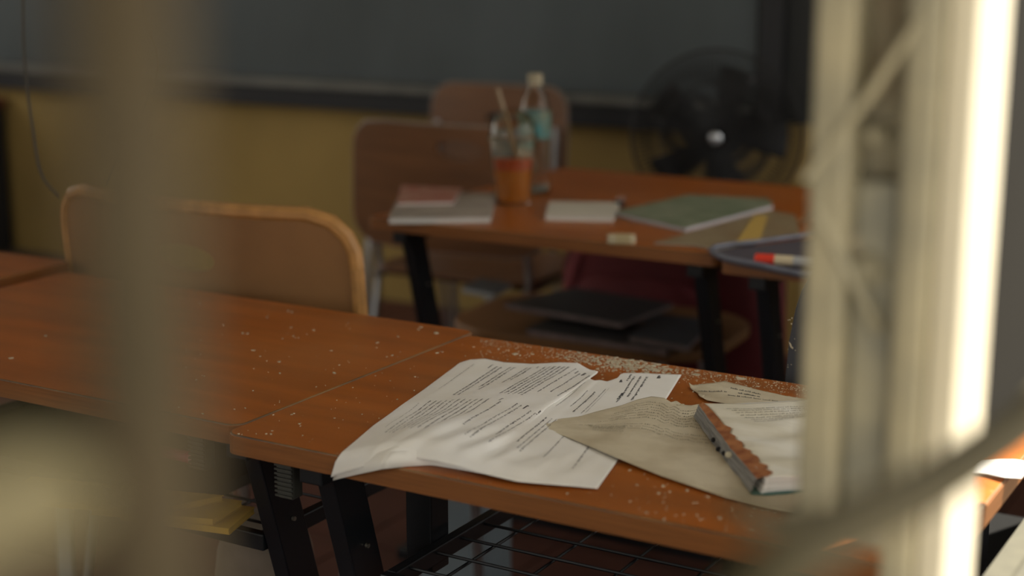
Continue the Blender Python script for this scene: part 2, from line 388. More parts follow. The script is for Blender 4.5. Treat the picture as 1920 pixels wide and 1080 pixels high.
def chair(label, loc, rz, wd=.48, ztop=.85, shell=ply, rim_m=rimgrey, rim_r=.006, hole=(.055,.02), sag=.035, group='school chairs with a slotted backrest', lean=.09, hd=.105, hcx=0, taper=0):
    t = thing('school_chair', label, 'chair', loc, rz, group)   # local: faces +y, backrest at y~0
    z0 = ztop-.33
    b, rim = backrest(wd, z0, ztop, ztop-hd, sag, hole, hcx=hcx, taper=taper)
    Lm = Matrix.Translation((0,0,z0)) @ Matrix.Rotation(lean, 4, 'X') @ Matrix.Translation((0,0,-z0))
    b.v = [tuple(Lm @ Vector(q)) for q in b.v]; b.build('backrest', shell, t, smooth=True)
    rp = [Lm @ Vector(q) for q in rim]
    b = MB(); n = len(rp)
    vs_ = []
    b.tube(rp+[rp[0]], rim_r, 8, cap=False, flat=1); b.build('rim', rim_m, t, smooth=True)
    b = MB(); b.prism(rrect(-wd/2+.02, wd/2-.02, .03, .43, .06), .445, .458); b.build('seat', shell, t, bevel=.005)
    for s in (-1, 1):
        x = s*(wd/2-.03)
        yb = .012+sag*(x/(wd/2))**2
        b = MB(); b.tube(smooth_pts([Lm @ Vector((x, yb+.016, ztop-.12)), Lm @ Vector((x, yb+.016, z0+.02)), (x, .06, .44), (x, .02, .25), (x, -.03, .004)], 5), .010, 10)
        b.build('back_leg', chrome, t, smooth=True)
        b = MB(); b.tube(smooth_pts([(x, .045, .432), (x, .36, .432), (x, .42, .40), (x, .45, .004)], 5), .010, 10); b.build('front_leg', chrome, t, smooth=True)
        b = MB(); b.tube([(x,-.026,.02),(x,-.03,0)], .013, 8); b.build('foot_cap', black, t)
        b = MB(); b.tube([(x,.45,.02),(x,.45,0)], .013, 8); b.build('foot_cap', black, t)
    b = MB(); b.tube([(-wd/2+.04, .08, .434), (wd/2-.04, .08, .434)], .008, 8); b.build('cross_tube', black, t)
    return t
cA = atY(118, 372, 1.93); cB = atY(672, 430, 1.93); print('chair3', cA, cB)
zt3 = atY(450, 402, 1.895).z
chair('tan chair with thick rolled rim directly behind the left desk', ((cA.x+cB.x)/2, 1.90, 0), 0, wd=cB.x-cA.x-.015, ztop=zt3+.008, shell=ply2, rim_m=rimtan, rim_r=.0125, hole=(.066,.024), sag=.05, hd=.088)
cA = atY(668, 240, 3.29); cB = atY(1010, 245, 3.29); print('chair1', cA, cB)
chair('brown plywood chair with grey edge, standing behind the cup', ((cA.x+cB.x)/2, 3.26, 0), 0, wd=(cB.x-cA.x)*.95, ztop=.853, sag=.03, taper=.14, hd=.060, hcx=.075, hole=(.068,.027))
cA = atY(815, 165, 4.2); cB = atY(1068, 165, 4.2); print('chair2', cA, cB)
chair('farthest plywood chair, against the chalkboard wall behind the bottle', ((cA.x+cB.x)/2, 4.2, 0), PI, wd=cB.x-cA.x, ztop=.862, sag=.02, lean=.05)
# dark plastic chair at the right, behind the nearest desk
kd = thing('plastic_chair', 'dark grey paint-spattered chair half hidden by the window post', 'chair', (0,0,0), 0)
pl = at(1472, 712, ZT); YK = Y1+D1+.06
ps = [atY(1468,760,YK), atY(1471,712,YK), atY(1478,640,YK), atY(1490,580,YK), atY(1502,545,YK), atY(1520,515,YK)]
b = MB(); xr = ps[0].x+.29; poly = [(p.x, p.z) for p in ps] + [(ps[-1].x+.05, ps[-1].z+.035), (xr-.08, ps[-1].z+.04), (xr, ps[-1].z-.03), (xr+.01, ps[0].z)]
n = len(poly); b.add([(x,YK,z) for x,z in poly]+[(x,YK+.012,z) for x,z in poly], [tuple(range(n)), tuple(range(2*n-1,n-1,-1))]+[(i,n+i,n+(i+1)%n,(i+1)%n) for i in range(n)])
kdm = mat('dark_grey_plastic', (.05,.053,.062), .5, var=.2)
b.build('backrest', kdm, kd, bevel=.003)
b = MB(); b.prism(rrect(ps[0].x+.0, xr, YK+.02, YK+.42, .05), .43, .45); b.build('seat', mat('shaded_seat', (.008,.008,.008), .9, spec=.1), kd, bevel=.004)  # seat colour blackened to imitate shade where the sun reaches it
for sx in (ps[0].x+.03, xr-.03):
    for sy in (YK+.03, YK+.39):
        b = MB(); b.tube([(sx,sy,.43),(sx,sy,0)], [.016,.011], 10); b.build('leg', kdm, kd, smooth=True)
    b = MB(); b.tube([(sx,YK+.02,.44),(sx,YK+.018,ps[0].z+.02)], .012, 8); b.build('back_post', kdm, kd)
def flake_mb(b, c, s, nrm=None):
    n = random.randint(4,7); a0 = random.random()*6; e = random.uniform(.35,1)
    ang = random.random()*PI; pts = []
    for i in range(n):
        a = a0+2*PI*i/n; r = s*random.uniform(.55,1.15); x, y = r*math.cos(a), r*math.sin(a)*e
        pts.append((c[0]+x*math.cos(ang)-y*math.sin(ang), c[1]+x*math.sin(ang)+y*math.cos(ang)))
    h = random.uniform(.0002,.0006)+s*.12; o = len(b.v)
    tl = random.uniform(-.25,.25)
    vs_ = [(x,y,c[2]) for x,y in pts]+[(x,y,c[2]+h+tl*(x-c[0])*.5) for x,y in pts]
    b.add(vs_, [tuple(range(n,2*n))]+[(i,(i+1)%n,n+(i+1)%n,n+i) for i in range(n)])
b = MB()
for i in range(11):
    p = atY(random.uniform(1476,1500), random.uniform(590,705), YK-.0006); s = random.choice([.0004,.0005,.0007])
    b.box(p.x-s,p.x+s,p.y,p.y+.0006,p.z-s,p.z+s*1.3)
p = atY(1482,648,YK-.0008); b.add([(p.x-.003,p.y,p.z+.006),(p.x+.001,p.y,p.z+.002),(p.x+.004,p.y,p.z-.005),(p.x,p.y,p.z-.002)],[(0,1,2,3)])
o = b.build('paint_spatter', flake_m, kd); o['kind'] = 'stuff'

# ------------------------------------------------------------------ sheets of paper as Coons patches
class Sheet:
    def __init__(s, far, near, left, right, wr):   # polylines of Vector; far/near run left->right, left/right run far->near
        s.c = [s.res(q) for q in (far, near, left, right)]; s.wr = wr
    zmin = ZT+.0016
    def res(s, P):
        P = [Vector(p) for p in P]; d = [0]
        for i in range(1,len(P)): d.append(d[-1]+(P[i]-P[i-1]).length)
        return P, [x/d[-1] for x in d]
    def ev(s, c, t):
        P, d = c
        t = min(max(t,0),1)
        for i in range(1,len(P)):
            if t <= d[i]+1e-9:
                f = (t-d[i-1])/max(d[i]-d[i-1],1e-9); return P[i-1].lerp(P[i], f)
        return P[-1].copy()
    def pt(s, a, t):   # a far->near, t left->right
        far, near, left, right = s.c
        F_, N_, L_, R_ = s.ev(far,t), s.ev(near,t), s.ev(left,a), s.ev(right,a)
        c00, c01, c10, c11 = far[0][0], far[0][-1], near[0][0], near[0][-1]
        p = F_*(1-a)+N_*a+L_*(1-t)+R_*t-(c00*(1-a)*(1-t)+c01*(1-a)*t+c10*a*(1-t)+c11*a*t)
        p.z += s.wr(a,t)
        if p.y > Y1+.001: p.z = max(p.z, s.zmin)
        return p
    def mesh(s, na, nt):
        b = MB(); vs_ = [s.pt(i/na, j/nt) for i in range(na+1) for j in range(nt+1)]
        b.add(vs_, [(i*(nt+1)+j, i*(nt+1)+j+1, (i+1)*(nt+1)+j+1, (i+1)*(nt+1)+j) for i in range(na) for j in range(nt)])
        return b
    def glyphs(s, b, a0, a1, t, hgt, pitch, dir_='a', lift=.0003, boldness=.62):
        """one printed line of small letter marks along a (dir a) or along t; hgt is the letter height in the other parameter"""
        x = a0; wl = random.randint(2,9)
        while x < a1-pitch:
            if wl == 0: x += pitch*.9; wl = random.randint(2,9); continue
            h = hgt*random.choice([.55,.55,.6,.6,.95,.9]); wd = pitch*boldness*random.uniform(.7,1.1)
            q = [(x,t),(x+wd,t),(x+wd,t+h),(x,t+h)] if dir_ == 'a' else [(t,x),(t,x+wd),(t-h,x+wd),(t-h,x)]
            b.add([s.pt(*c)+Vector((0,0,lift)) for c in q], [(0,1,2,3)])
            x += pitch; wl -= 1
def nz(x, y, z=0): return noise.noise(Vector((x,y,z)))
YE = Y1-.003
z = ZT+.0015
farE = [at(862,681,z), at(880,675,z+.002), at(908,673,z+.003), at(945,680,z+.001), at(1000,683,z), at(1050,680,z+.002), at(1083,681,z+.002), at(1098,690,z+.002), at(1106,694,z+.002), at(1122,697,z+.003), at(1119,702,z+.002), at(1108,706,z+.001), at(1107,711,z+.002), at(1114,714,z+.002), at(1125,713,z), at(1138,716,z), at(1150,712,z), at(1158,709,z), at(1164,702,z), at(1170,700,z), at(1200,700,z), at(1240,702,z), at(1278,703,z)]
nearE = [atY(620,896,YE-.004), atY(650,886,YE-.004), atY(688,876,YE-.003), at(735,864,.7545), at(775,860,.7575), at(815,865,.7585), at(860,876,.7570), at(910,890,.7550), at(970,904,.7535), at(1030,909,.753), at(1080,913,.752), at(1120,917,.7515)]
leftE = [farE[0], at(800,727,z), at(740,770,z), at(700,799,z+.0005), at(665,829,z+.001), at(640,850,z+.001), atY(629,866,YE-.002), nearE[0]]
rightE = [farE[-1], at(1252,745,z), at(1215,792,z), at(1185,830,z), at(1158,864,z), nearE[-1]]
def wr1(a, t):
    e = min(1, 6*a, 6*(1-a)*1.0, 8*t+.2, 8*(1-t))
    e = max(e, 0)
    lo = max(0, (a-.42)/.5)
    mk_ = 1-.75*min(1,max(0,(t-.56)/.08))*min(1,max(0,(a-.2)/.1))*min(1,max(0,(.85-a)/.1))
    w1 = .0070*lo*abs(nz(t*9+a*2.0, a*1.2, 3)) + .0020*math.exp(-((a-.47-.04*math.sin(t*7))/.07)**2)
    w2 = .0016*nz(t*5, a*4, 8) + .0030*lo*nz(t*18+a*7, a*2.2, 1) + .0014*nz(t*11+a*4, a*5, 5)
    hump = .004*math.exp(-((a-.78)/.09)**2)*math.exp(-((t-.12)/.16)**2)
    return e*(max(w1+w2, -.0006)*mk_+hump*.3) + .0006
sh1 = Sheet(farE, nearE, leftE, rightE, wr1)
o = sh1.mesh(90, 120).build('paper_sheet', paper, None, smooth=True, solid=.0003)
tag(o, 'white printed sheet with a torn far edge, drooping over the near desk edge', 'paper')
main_sheet = o
tb = MB()
def block(a0, a1, t0, n, dt, hh=.0075, pit=.0058, short=.25, vary=True):
    t = t0
    for i in range(n):
        e = a1-(random.uniform(0,short)*(a1-a0) if vary else 0)
        sh1.glyphs(tb, a0+random.uniform(0,.004), e, t, hh, pit); t += dt
# far half page (a .06-.44)
sh1.glyphs(tb, .07, .36, .075, .006, .0045, boldness=.4); block(.05,.10,.135,1,.01)
block(.06,.42,.155,2,.016); block(.06,.36,.20,2,.014,short=.5); block(.06,.30,.255,2,.014)
block(.05,.09,.29,1,.01); block(.06,.43,.315,6,.0155,short=.05); block(.05,.40,.43,1,.01,hh=.008)
sh1.glyphs(tb, .06,.10,.455,.010,.007,boldness=.9); sh1.glyphs(tb, .05,.09,.49,.012,.007,boldness=.9); block(.07,.40,.475,1,.01)
block(.06,.45,.52,1,.01); sh1.glyphs(tb,.10,.26,.555,.012,.007,boldness=.9); block(.06,.42,.60,1,.01)
block(.14,.44,.66,2,.03,short=.6); block(.12,.44,.735,2,.02,hh=.008); sh1.glyphs(tb,.02,.10,.84,.010,.007)
for q in (.855,.875,.895): block(.04,.34,q,1,.01,hh=.008)
sh1.glyphs(tb,.08,.12,.82,.010,.007,boldness=.9); sh1.glyphs(tb,.02,.06,.93,.012,.008,boldness=.9)
sh1.glyphs(tb,.22,.29,.85,.010,.007,boldness=.9)
# near half page (a .5-.86)
sh1.glyphs(tb,.52,.76,.085,.006,.0045,boldness=.4); block(.49,.84,.115,7,.0205,hh=.0065,short=.1); block(.50,.84,.262,3,.019,hh=.0065,short=.5)
block(.50,.70,.32,1,.01); sh1.glyphs(tb,.49,.52,.36,.008,.006); block(.52,.84,.37,1,.01); block(.50,.86,.43,2,.022,short=.1)
sh1.glyphs(tb,.49,.53,.475,.012,.007,boldness=.9); block(.52,.86,.51,2,.024,short=.3); sh1.glyphs(tb,.49,.53,.545,.012,.007,boldness=.9)
block(.48,.84,.62,1,.01); block(.48,.84,.645,2,.02,short=.1); block(.58,.88,.76,1,.01,short=.2); block(.62,.90,.88,1,.01,short=.2)
o = tb.build('printed_text', ink, main_sheet); o['kind'] = 'stuff'
# under sheet, showing below the near edge
z = ZT+.0007
nearU = [atY(624,901,YE-.002), atY(660,892,YE-.002), at(715,880,.7508), at(760,875,.7508), at(810,872,.7508), at(860,880,.7508), at(930,893,.752), at(1000,903,.7515), at(1095,909,.751)]
leftU = [at(868,686,z), at(705,804,z), at(645,851,z), atY(632,868,YE-.001), nearU[0]]
Sheet.zmin = ZT+.0016
sh1b = Sheet([leftU[0], at(1000,690,z), at(1080,700,z), at(1130,722,z), at(1265,712,z)], nearU, leftU, [at(1265,712,z), at(1180,830,z), nearU[-1]], lambda a,t: 0)
sh1b.zmin = ZT+.0004
o = sh1b.mesh(30, 40).build('paper_sheet', paper, None, smooth=True, solid=.0002)
tag(o, 'second white sheet underneath, only its near edge peeping out below the printed sheet', 'paper')

# beige old sheet
z = ZT+.0080
f2 = [at(1015,798,z+.002), at(1042,786,z), at(1085,781,z), at(1120,771,z-.001), at(1165,760,z-.001), at(1195,749,z-.002), at(1222,743,z-.003), at(1246,746,z-.004), at(1258,754,z-.004), at(1268,751,z-.0045), at(1280,759,z-.0045), at(1296,760,z-.0045), at(1310,757,z-.0045), at(1322,760,z-.0045), at(1400,757,z-.0045), at(1560,762,z-.0045), at(1640,775,z-.0045)]
n2 = [at(1030,806,z), at(1080,826,z), at(1130,847,z-.001), at(1180,868,z-.003), at(1240,892,z-.0045), at(1300,912,z-.0045), at(1360,932,z-.0045), at(1440,951,z-.0045), at(1500,962,z-.0048)]
l2 = [f2[0], at(1018,802,z+.001), n2[0]]
r2 = [f2[-1], at(1580,860,z-.0045), n2[-1]]
def wr2(a,t):
    e = max(min(1,5*a,5*(1-a),6*t,6*(1-t)),0)
    return e*(.0012*nz(a*5,t*7,2)+.0006*nz(a*14,t*24,4)+.0018*math.exp(-((a-.62-.1*t)/.12)**2)+.0002)+.0002*nz(t*60,a*3,9)
sh2 = Sheet(f2, n2, l2, r2, wr2)
o2 = sh2.mesh(50, 110).build('paper_sheet', paper_old, None, smooth=True, solid=.0003)
tag(o2, 'beige weathered sheet with ragged far edge lying between white sheet and book', 'paper')
tb = MB()
for i in range(11):
    a = .10+.040*i+.02*(i>6)
    if i == 7: continue
    a0 = .20+.02*random.random() if i in (3,7) else .24
    sh2.glyphs(tb, .28-.012*i+random.uniform(0,.03), random.uniform(.66,.8), a, .013, .0062, 't', boldness=.6)
sh2.glyphs(tb,.14,.20,.40,.02,.006,'t')
for i in range(3): sh2.glyphs(tb,.20,.33,.50+.05*i,.016,.0062,'t')
o = tb.build('printed_text', ink2, o2); o['kind'] = 'stuff'
# sheet at the window-side end of the desk
z = ZT+.0006
sh4 = Sheet([at(1835,866,z), at(1870,862,z+.002), at(1905,862,z+.001), at(1935,868,z)], [at(1810,888,z), at(1850,890,z+.003), at(1880,895,z+.005), at(1915,897,z+.002)], [at(1835,866,z), at(1810,888,z)], [at(1935,868,z), at(1915,897,z+.002)], lambda a,t: .0004)
o = sh4.mesh(10, 16).build('paper_sheet', paper, None, smooth=True, solid=.0003)
tag(o, 'small white sheet at the right end of the nearest desk, seen past the window post', 'paper')
# far torn scrap
z = ZT+.0020
f3 = [at(1291,717,z+.003), at(1298,723,z+.001), at(1306,722,z), at(1318,720,z), at(1340,718,z+.001), at(1358,715,z+.001), at(1376,719,z), at(1420,731,z), at(1470,742,z), at(1530,752,z)]
n3 = [at(1322,741,z), at(1318,747,z), at(1325,751,z), at(1360,757,z), at(1420,760,z), at(1530,768,z)]
l3 = [f3[0], at(1295,728,z), at(1304,732,z), at(1312,738,z+.001), n3[0]]
sh3 = Sheet(f3, n3, l3, [f3[-1], n3[-1]], lambda a,t: .0005*nz(a*5,t*9,3)+.0004)
o3 = sh3.mesh(16, 50).build('paper_sheet', paper_old, None, smooth=True, solid=.0003)
tag(o3, 'small torn beige sheet corner farthest back, behind the charred book', 'paper')
tb = MB(); sh3.glyphs(tb,.36,.62,.25,.07,.012,'t'); sh3.glyphs(tb,.1,.34,.45,.07,.012,'t'); sh3.glyphs(tb,.34,.9,.6,.07,.012,'t')
sh3.glyphs(tb,.42,.6,.42,.07,.012,'t',boldness=.9)
o = tb.build('printed_text', ink, o3); o['kind'] = 'stuff'

# ------------------------------------------------------------------ charred book
zb0 = ZT+.0045; zt_ = zb0+.0165
bt = thing('charred_book', 'thick open book with burnt ragged spine edge on the beige sheet', 'book', (0,0,0))
A = at(1318,756,zt_); B = at(1440,893,zt_); Rr = at(1640,880,zt_); Rf = at(1600,745,zt_)
lf = [A]; random.seed(3)
nb = 26
for i in range(1,nb):
    f = i/nb; p = A.lerp(B, f); side = Vector((B.y-A.y, -(B.x-A.x), 0)).normalized()
    j = .0035*abs(nz(f*14,2,1))*(1 if .35<f<.95 else .35) + .006*math.sin(f*PI)*0 + ((.0055, .003, .0, .0045, .001)[i%5] if i>8 else 0)
    lf.append(p + (Rf-A).normalized()*(j+.002*math.sin(f*9)))
lf.append(B)
def wrb(a,t):
    e = max(min(1,5*a,5*(1-a),14*t,6*(1-t)),0)
    return e*(.0018*math.sin(a*24+2*nz(a*2,t*2,6)+t*1.5)*.7+.0016*nz(a*10,t*2,7)+.0015)
top = Sheet([lf[0], at(1400,757,zt_), Rf], [lf[-1], at(1500,893,zt_), Rr], lf, [Rf, Rr], wrb)
om = top.mesh(70, 40).build('top_page', paper_book, bt, smooth=True, solid=.0003)
tb = MB()
for i in range(7): top.glyphs(tb, .10+.02*i+.03*random.random(), .75, .10+.03*i, .014, .009, 't', boldness=.55)
o = tb.build('printed_text', ink2, om); o['kind'] = 'stuff'
# charred rim along the ragged edge: outer line lower & leftwards
b = MB(); out1 = [];
for i, p in enumerate(lf):
    f = i/nb
    wdt = .005+.0065*min(1,f*1.6)+.0012*nz(f*12,5,5)
    out1.append(A.lerp(B, f) - (Rf-A).normalized()*wdt - Vector((0,0,.0016+.001*abs(nz(f*20,1,1)))))
vs_ = []
for p, q in zip(lf, out1):
    vs_ += [p+Vector((0,0,.0011+.0008*abs(nz(p.y*200,1,1)))), p.lerp(q,.5)+Vector((0,0,.0012*nz(p.y*300,4,1)+.0006)), q]
b.add(vs_, [(3*i+k_, 3*i+k_+1, 3*i+k_+4, 3*i+k_+3) for i in range(nb) for k_ in (0,1)])
o = b.build('charred_edge', char_, bt, solid=.0006); o['label'] = 'burnt brown flaking edge'
# burnt page edges: many thin leaves between top and bottom
b = MB(); nl = 14; strips = []
for L_ in range(nl+1):
    zf = 1-L_/nl; row = []
    for i, q in enumerate(out1):
        f = i/nb
        row.append(Vector((q.x, q.y, 0)) - (Rf-A).normalized()*(.0052*(1-zf)+.0011*nz(f*9,L_*.5,3)+.0007*(L_%2)+.003*(1 if (.42<f<.47 or .60<f<.64) and .1<zf<.5 else 0)*-1) + Vector((0,0,zb0+(q.z-zb0)*zf)))
    strips.append(row)
b.add([p for r in strips for p in r], [(L_*(nb+1)+i, L_*(nb+1)+i+1, (L_+1)*(nb+1)+i+1, (L_+1)*(nb+1)+i) for L_ in range(nl) for i in range(nb)])
o = b.build('burnt_page_edges', ash, bt); o['label'] = 'grey burnt page edges'
# near face pages and cover
q0 = strips[0][-1]; nn = [B, at(1500,893,zt_), Rr]
b = MB()
for L_ in range(9):
    z0_, z1_ = zb0+.001+(zt_-zb0-.001)*L_/9, zb0+.001+(zt_-zb0-.001)*(L_+.8)/9
    dy = .0006*(L_%2); e0 = strips[-1][-1].lerp(strips[0][-1], L_/9)
    row = strips[nl-int(L_*nl/9)-1]
    P_ = [(q.x+.0105, q.y+.001) for q in row] + [(B.x+.001, B.y-.003+dy), (Rr.x, Rr.y+dy), (Rf.x, Rf.y)]
    b.prism(P_, z0_, z1_-.0001)
b.build('page_block', pages, bt)
b = MB(); b.prism([(strips[-1][-1].x+.001, strips[-1][-1].y-.003),(B.x+.003,B.y-.008),(Rr.x+.004,Rr.y-.004),(Rf.x+.004,Rf.y+.002),(A.x+.004,A.y+.001)], zb0-.0004, zb0+.0010); b.build('cover', teal, bt)
# small burnt hole marks on the side
b = MB()
q = strips[5][int(nb*.66)]
b.lathe([(.0001,-.001),(.004,-.001),(.0045,.002),(.003,.004),(.0001,.004)], (q.x-.001,q.y,q.z-.001), 10, cap=False); b.build('tan_chip', flake_m, bt)
for f_, L_ in ((.40,10),(.52,11),(.60,9)):
    q = strips[L_][int(nb*f_)]; b = MB(); b.lathe([(.0001,-.0026),(.0030,-.0018),(.0036,.0004),(.0022,.0022),(.0001,.0026)], (q.x-.0002,q.y,q.z), 8, cap=False)
    b.build('burnt_notch', mat('soot', (.012,.01,.009), .95), bt)

# ------------------------------------------------------------------ paint flakes
random.seed(11)
def flakes(name, label, items):
    b = MB()
    for c, s in items: flake_mb(b, c, s)
    o = b.build(name, flake_m); tag(o, label, 'debris', kind='stuff'); return o
it = []
def okd(p, x0, x1, y0, y1): return x0+.004 < p.x < x1-.004 and y0+.004 < p.y < y1-.004
for i in range(1500):   # gritty belt along the far edge of the near desk
    px = random.uniform(900,1640); py = 628+(px-895)*.148+abs(random.gauss(0,1))*17+3
    p = at(px,py,ZT)
    if okd(p,X1,-.325,Y1,Y1+D1): it.append((p, random.choice([.0005,.0007,.0009,.0012])))
for i in range(420):   # denser heap
    px = random.gauss(1165,52); py = 683+(px-1165)*.13+random.gauss(0,6.5)
    p = at(px,py,ZT)
    if okd(p,X1,-.325,Y1,Y1+D1): it.append((p, random.uniform(.001,.0035)))
for i in range(60):
    px = random.gauss(1215,22); py = 685+(px-1215)*.2+random.gauss(0,9); it.append((at(px,py,ZT), random.uniform(.002,.0045)))
for px,py,s in ((965,664,.005),(975,667,.003),(985,685,.003),(1100,697,.006),(1120,692,.005),(1390,711,.008),(1300,735,.003),(1165,752,.003),(820,662,.004),(830,660,.002),(740,682,.003),(935,655,.003),(1350,704,.003),(1305,703,.005),(1420,725,.003)):
    it.append((at(px,py,ZT), s))
for i in range(420):   # scattered over the desk
    p = Vector((random.uniform(X1,-.33), random.uniform(Y1,Y1+D1), ZT))
    it.append((p, random.choice([.0005,.0006,.0008,.0012,.0018])))
for i in range(70):
    px = random.uniform(1180,1480); py = random.uniform(880,1000); p = at(px,py,ZT)
    if okd(p,X1,-.325,Y1,Y1+D1): it.append((p, random.choice([.0008,.0015,.0025])))
it = [(p,s) for p,s in it if okd(p,X1,-.325,Y1,Y1+D1)]
flakes('paint_flakes', 'cream paint flakes and grit strewn along the far edge of the nearest desk', it)
it = []
for i in range(150):
    px = random.uniform(330,880); py = random.uniform(560,790); p = at(px,py,ZT)
    if okd(p,X1-W0,X1-.004,Y1+.026,Y1+.026+D1): it.append((p, random.choice([.0006,.0008,.0012,.0016,.0025])))
for px,py,s in ((525,700,.0035),(627,700,.004),(790,614,.004),(818,625,.004),(707,643,.003),(475,657,.003),(500,595,.003),(540,583,.003),(20,672,.004),(85,630,.003),(455,625,.003)):
    it.append((at(px,py,ZT), s))
flakes('paint_flakes', 'sparse cream paint flakes scattered on the left front desk', [(p,s) for p,s in it if okd(p,X1-W0,X1-.004,Y1+.026,Y1+.026+D1)])
def on_sheet(sh, p):
    q = min((sh.pt(i/40, j/80) for i in range(41) for j in range(81)), key=lambda v: (v.x-p.x)**2+(v.y-p.y)**2)
    return Vector((q.x, q.y, q.z+.0001))
it = [(on_sheet(sh2, at(px,py,ZT+.006)), s) for px,py,s in ((1160,787,.0025),(1194,767,.002),(1105,800,.003),(1237,797,.0015),(1220,776,.002),(1270,757,.003),(1286,754,.003))]
flakes('paint_flakes', 'few pale flakes lying on the beige weathered sheet', it)

# ------------------------------------------------------------------ things on the rear desks
def slab(name, label, cat, cs, zz, th, m, rimm=None, group=None, parent=None):
    """flat thing from four pixel corners met with plane zz"""
    P_ = [at(px,py,zz) for px,py in cs]
    b = MB(); b.prism([(p.x,p.y) for p in P_], zz, zz+th*.82, 0)
    if parent: return b.build(name, m, parent, bevel=.001)
    c = sum(P_, Vector())/len(P_); t = thing(name, label, cat, (c.x,c.y,zz), 0, group)
    lp = [(p.x-c.x,p.y-c.y) for p in P_]
    b = MB(); b.prism([(x*.985,y*.985) for x,y in lp], .0008, th*.88); b.build('pages', rimm or pages, t)
    b = MB(); b.prism(lp, th*.88, th); b.prism(lp, 0, .0008); b.build('cover', m, t)
    return t
paleb = mat('pale_grey_cover', (.38,.33,.28), .6, var=.3, vscale=12)
redc = mat('dull_red_cover', (.34,.10,.075), .6, col2=(.42,.24,.18), vscale=30)
whitec = mat('white_cover', (.60,.56,.47), .7, var=.1)
slab('notebook', 'grey-covered notebook at the left end of the rear desk, under the red one', 'notebook', [(728,420),(920,418),(930,372),(752,370)], ZT, .013, paleb)
slab('notebook', 'small dull red notebook lying tilted on the grey notebook', 'notebook', [(745,386),(850,384),(866,358),(752,352)], ZT+.0132, .006, redc)
slab('notepad', 'cream notepad in front of the bottle on the rear desk', 'notepad', [(1022,413),(1150,416),(1162,388),(1030,386)], ZT, .010, whitec)
greenm = mat('green_magazine', (.13,.17,.10), .5, col2=(.24,.26,.18), vscale=18)
lil = mat('lilac_page_edges', (.48,.43,.47), .7)
slab('magazine', 'green-covered magazine with lilac page edges in the middle of the rear desk', 'magazine', [(1150,405),(1285,436),(1450,392),(1440,380),(1290,372)], ZT, .009, greenm, lil)
slab('folder', 'brownish see-through folder right of the green magazine', 'folder', [(1225,458),(1300,462),(1345,470),(1500,440),(1490,405),(1440,396)], ZT+.001, .003, mat('brown_folder', (.25,.16,.08), .3, col2=(.33,.26,.15), vscale=14))
yl = slab('card', 'yellow card on the brownish folder', 'card', [(1380,455),(1425,450),(1440,405),(1415,402)], ZT+.0045, .001, mat('yellow_card', (.5,.33,.08), .6))
# dark clip on notepad
c = at(1160,388,ZT+.0005); t = thing('binder_clip', 'small dark clip beside the cream notepad', 'clip', (c.x,c.y,c.z))
b = MB(); b.prism([(-.012,-.006),(.012,-.006),(.012,.006),(-.012,.006)], 0, .014); b.build('body', black, t, bevel=.003)
b = MB(); b.tube([(-.006,0,.014),(-.006,.012,.02),(.006,.012,.02),(.006,0,.014)], .001, 6); b.build('wire_arm', chrome, t)
# little cream box (eraser)
c = at(1165,456,ZT); t = thing('eraser', 'small cream eraser block near the front edge of the rear desk', 'eraser', (c.x,c.y,ZT), .45)
b = MB(); b.box(-.026,.026,-.012,.012,0,.016); b.build('block', mat('cream_rubber', (.62,.54,.36), .7, var=.25, vscale=40), t, bevel=.003)
b = MB(); b.box(-.012,.018,-.0125,.0125,-.0,.0165); b.build('sleeve', mat('sleeve', (.45,.36,.2), .7), t, bevel=.002)
# pen pouch
c = at(1430,500,ZT+.001); t = thing('pen_tray', 'blue-grey open pen pouch at the corner of the window-side rear desk', 'pen pouch', (0,0,0))
ol = [at(px,py,ZT+.001) for px,py in ((1332,478),(1360,492),(1430,507),(1520,524),(1560,500),(1540,450),(1495,452),(1420,462),(1350,470))]
n = len(ol); cc = sum(ol, Vector())/n
b = MB(); b.prism([(p.x,p.y) for p in ol], ZT+.0005, ZT+.003); b.build('base', mat('dark_lining', (.07,.06,.075), .8), t)
lp = [cc+(p-cc)*1.0+Vector((0,0,.009)) for p in ol]; lp = smooth_pts(lp+[lp[0]], 5)
b = MB(); b.tube(lp, .0045, 8, cap=False); b.build('rim', mat('blue_grey_vinyl', (.17,.18,.23), .5, var=.3, vscale=30), t, smooth=True)
mk = thing('marker_pen', 'beige marker with bright red cap lying in the pen pouch', 'marker', tuple(at(1455,487,ZT+.016)), 0)
dr = (at(1500,490,ZT+.016)-at(1415,484,ZT+.016)).normalized()
b = MB(); b.tube([-dr*.037, -dr*.034, -dr*.002], [.006,.009,.0092], 14); b.build('cap', mat('red_cap', (.72,.045,.02), .35), mk, smooth=True)
b = MB(); b.tube([dr*-.0015, dr*.03], .0088, 14); b.build('barrel', mat('beige_barrel', (.62,.52,.34), .5), mk, smooth=True)
b = MB(); b.tube([dr*.0305, dr*.07], .0085, 14); b.build('tail', mat('grey_barrel', (.4,.4,.4), .5), mk, smooth=True)

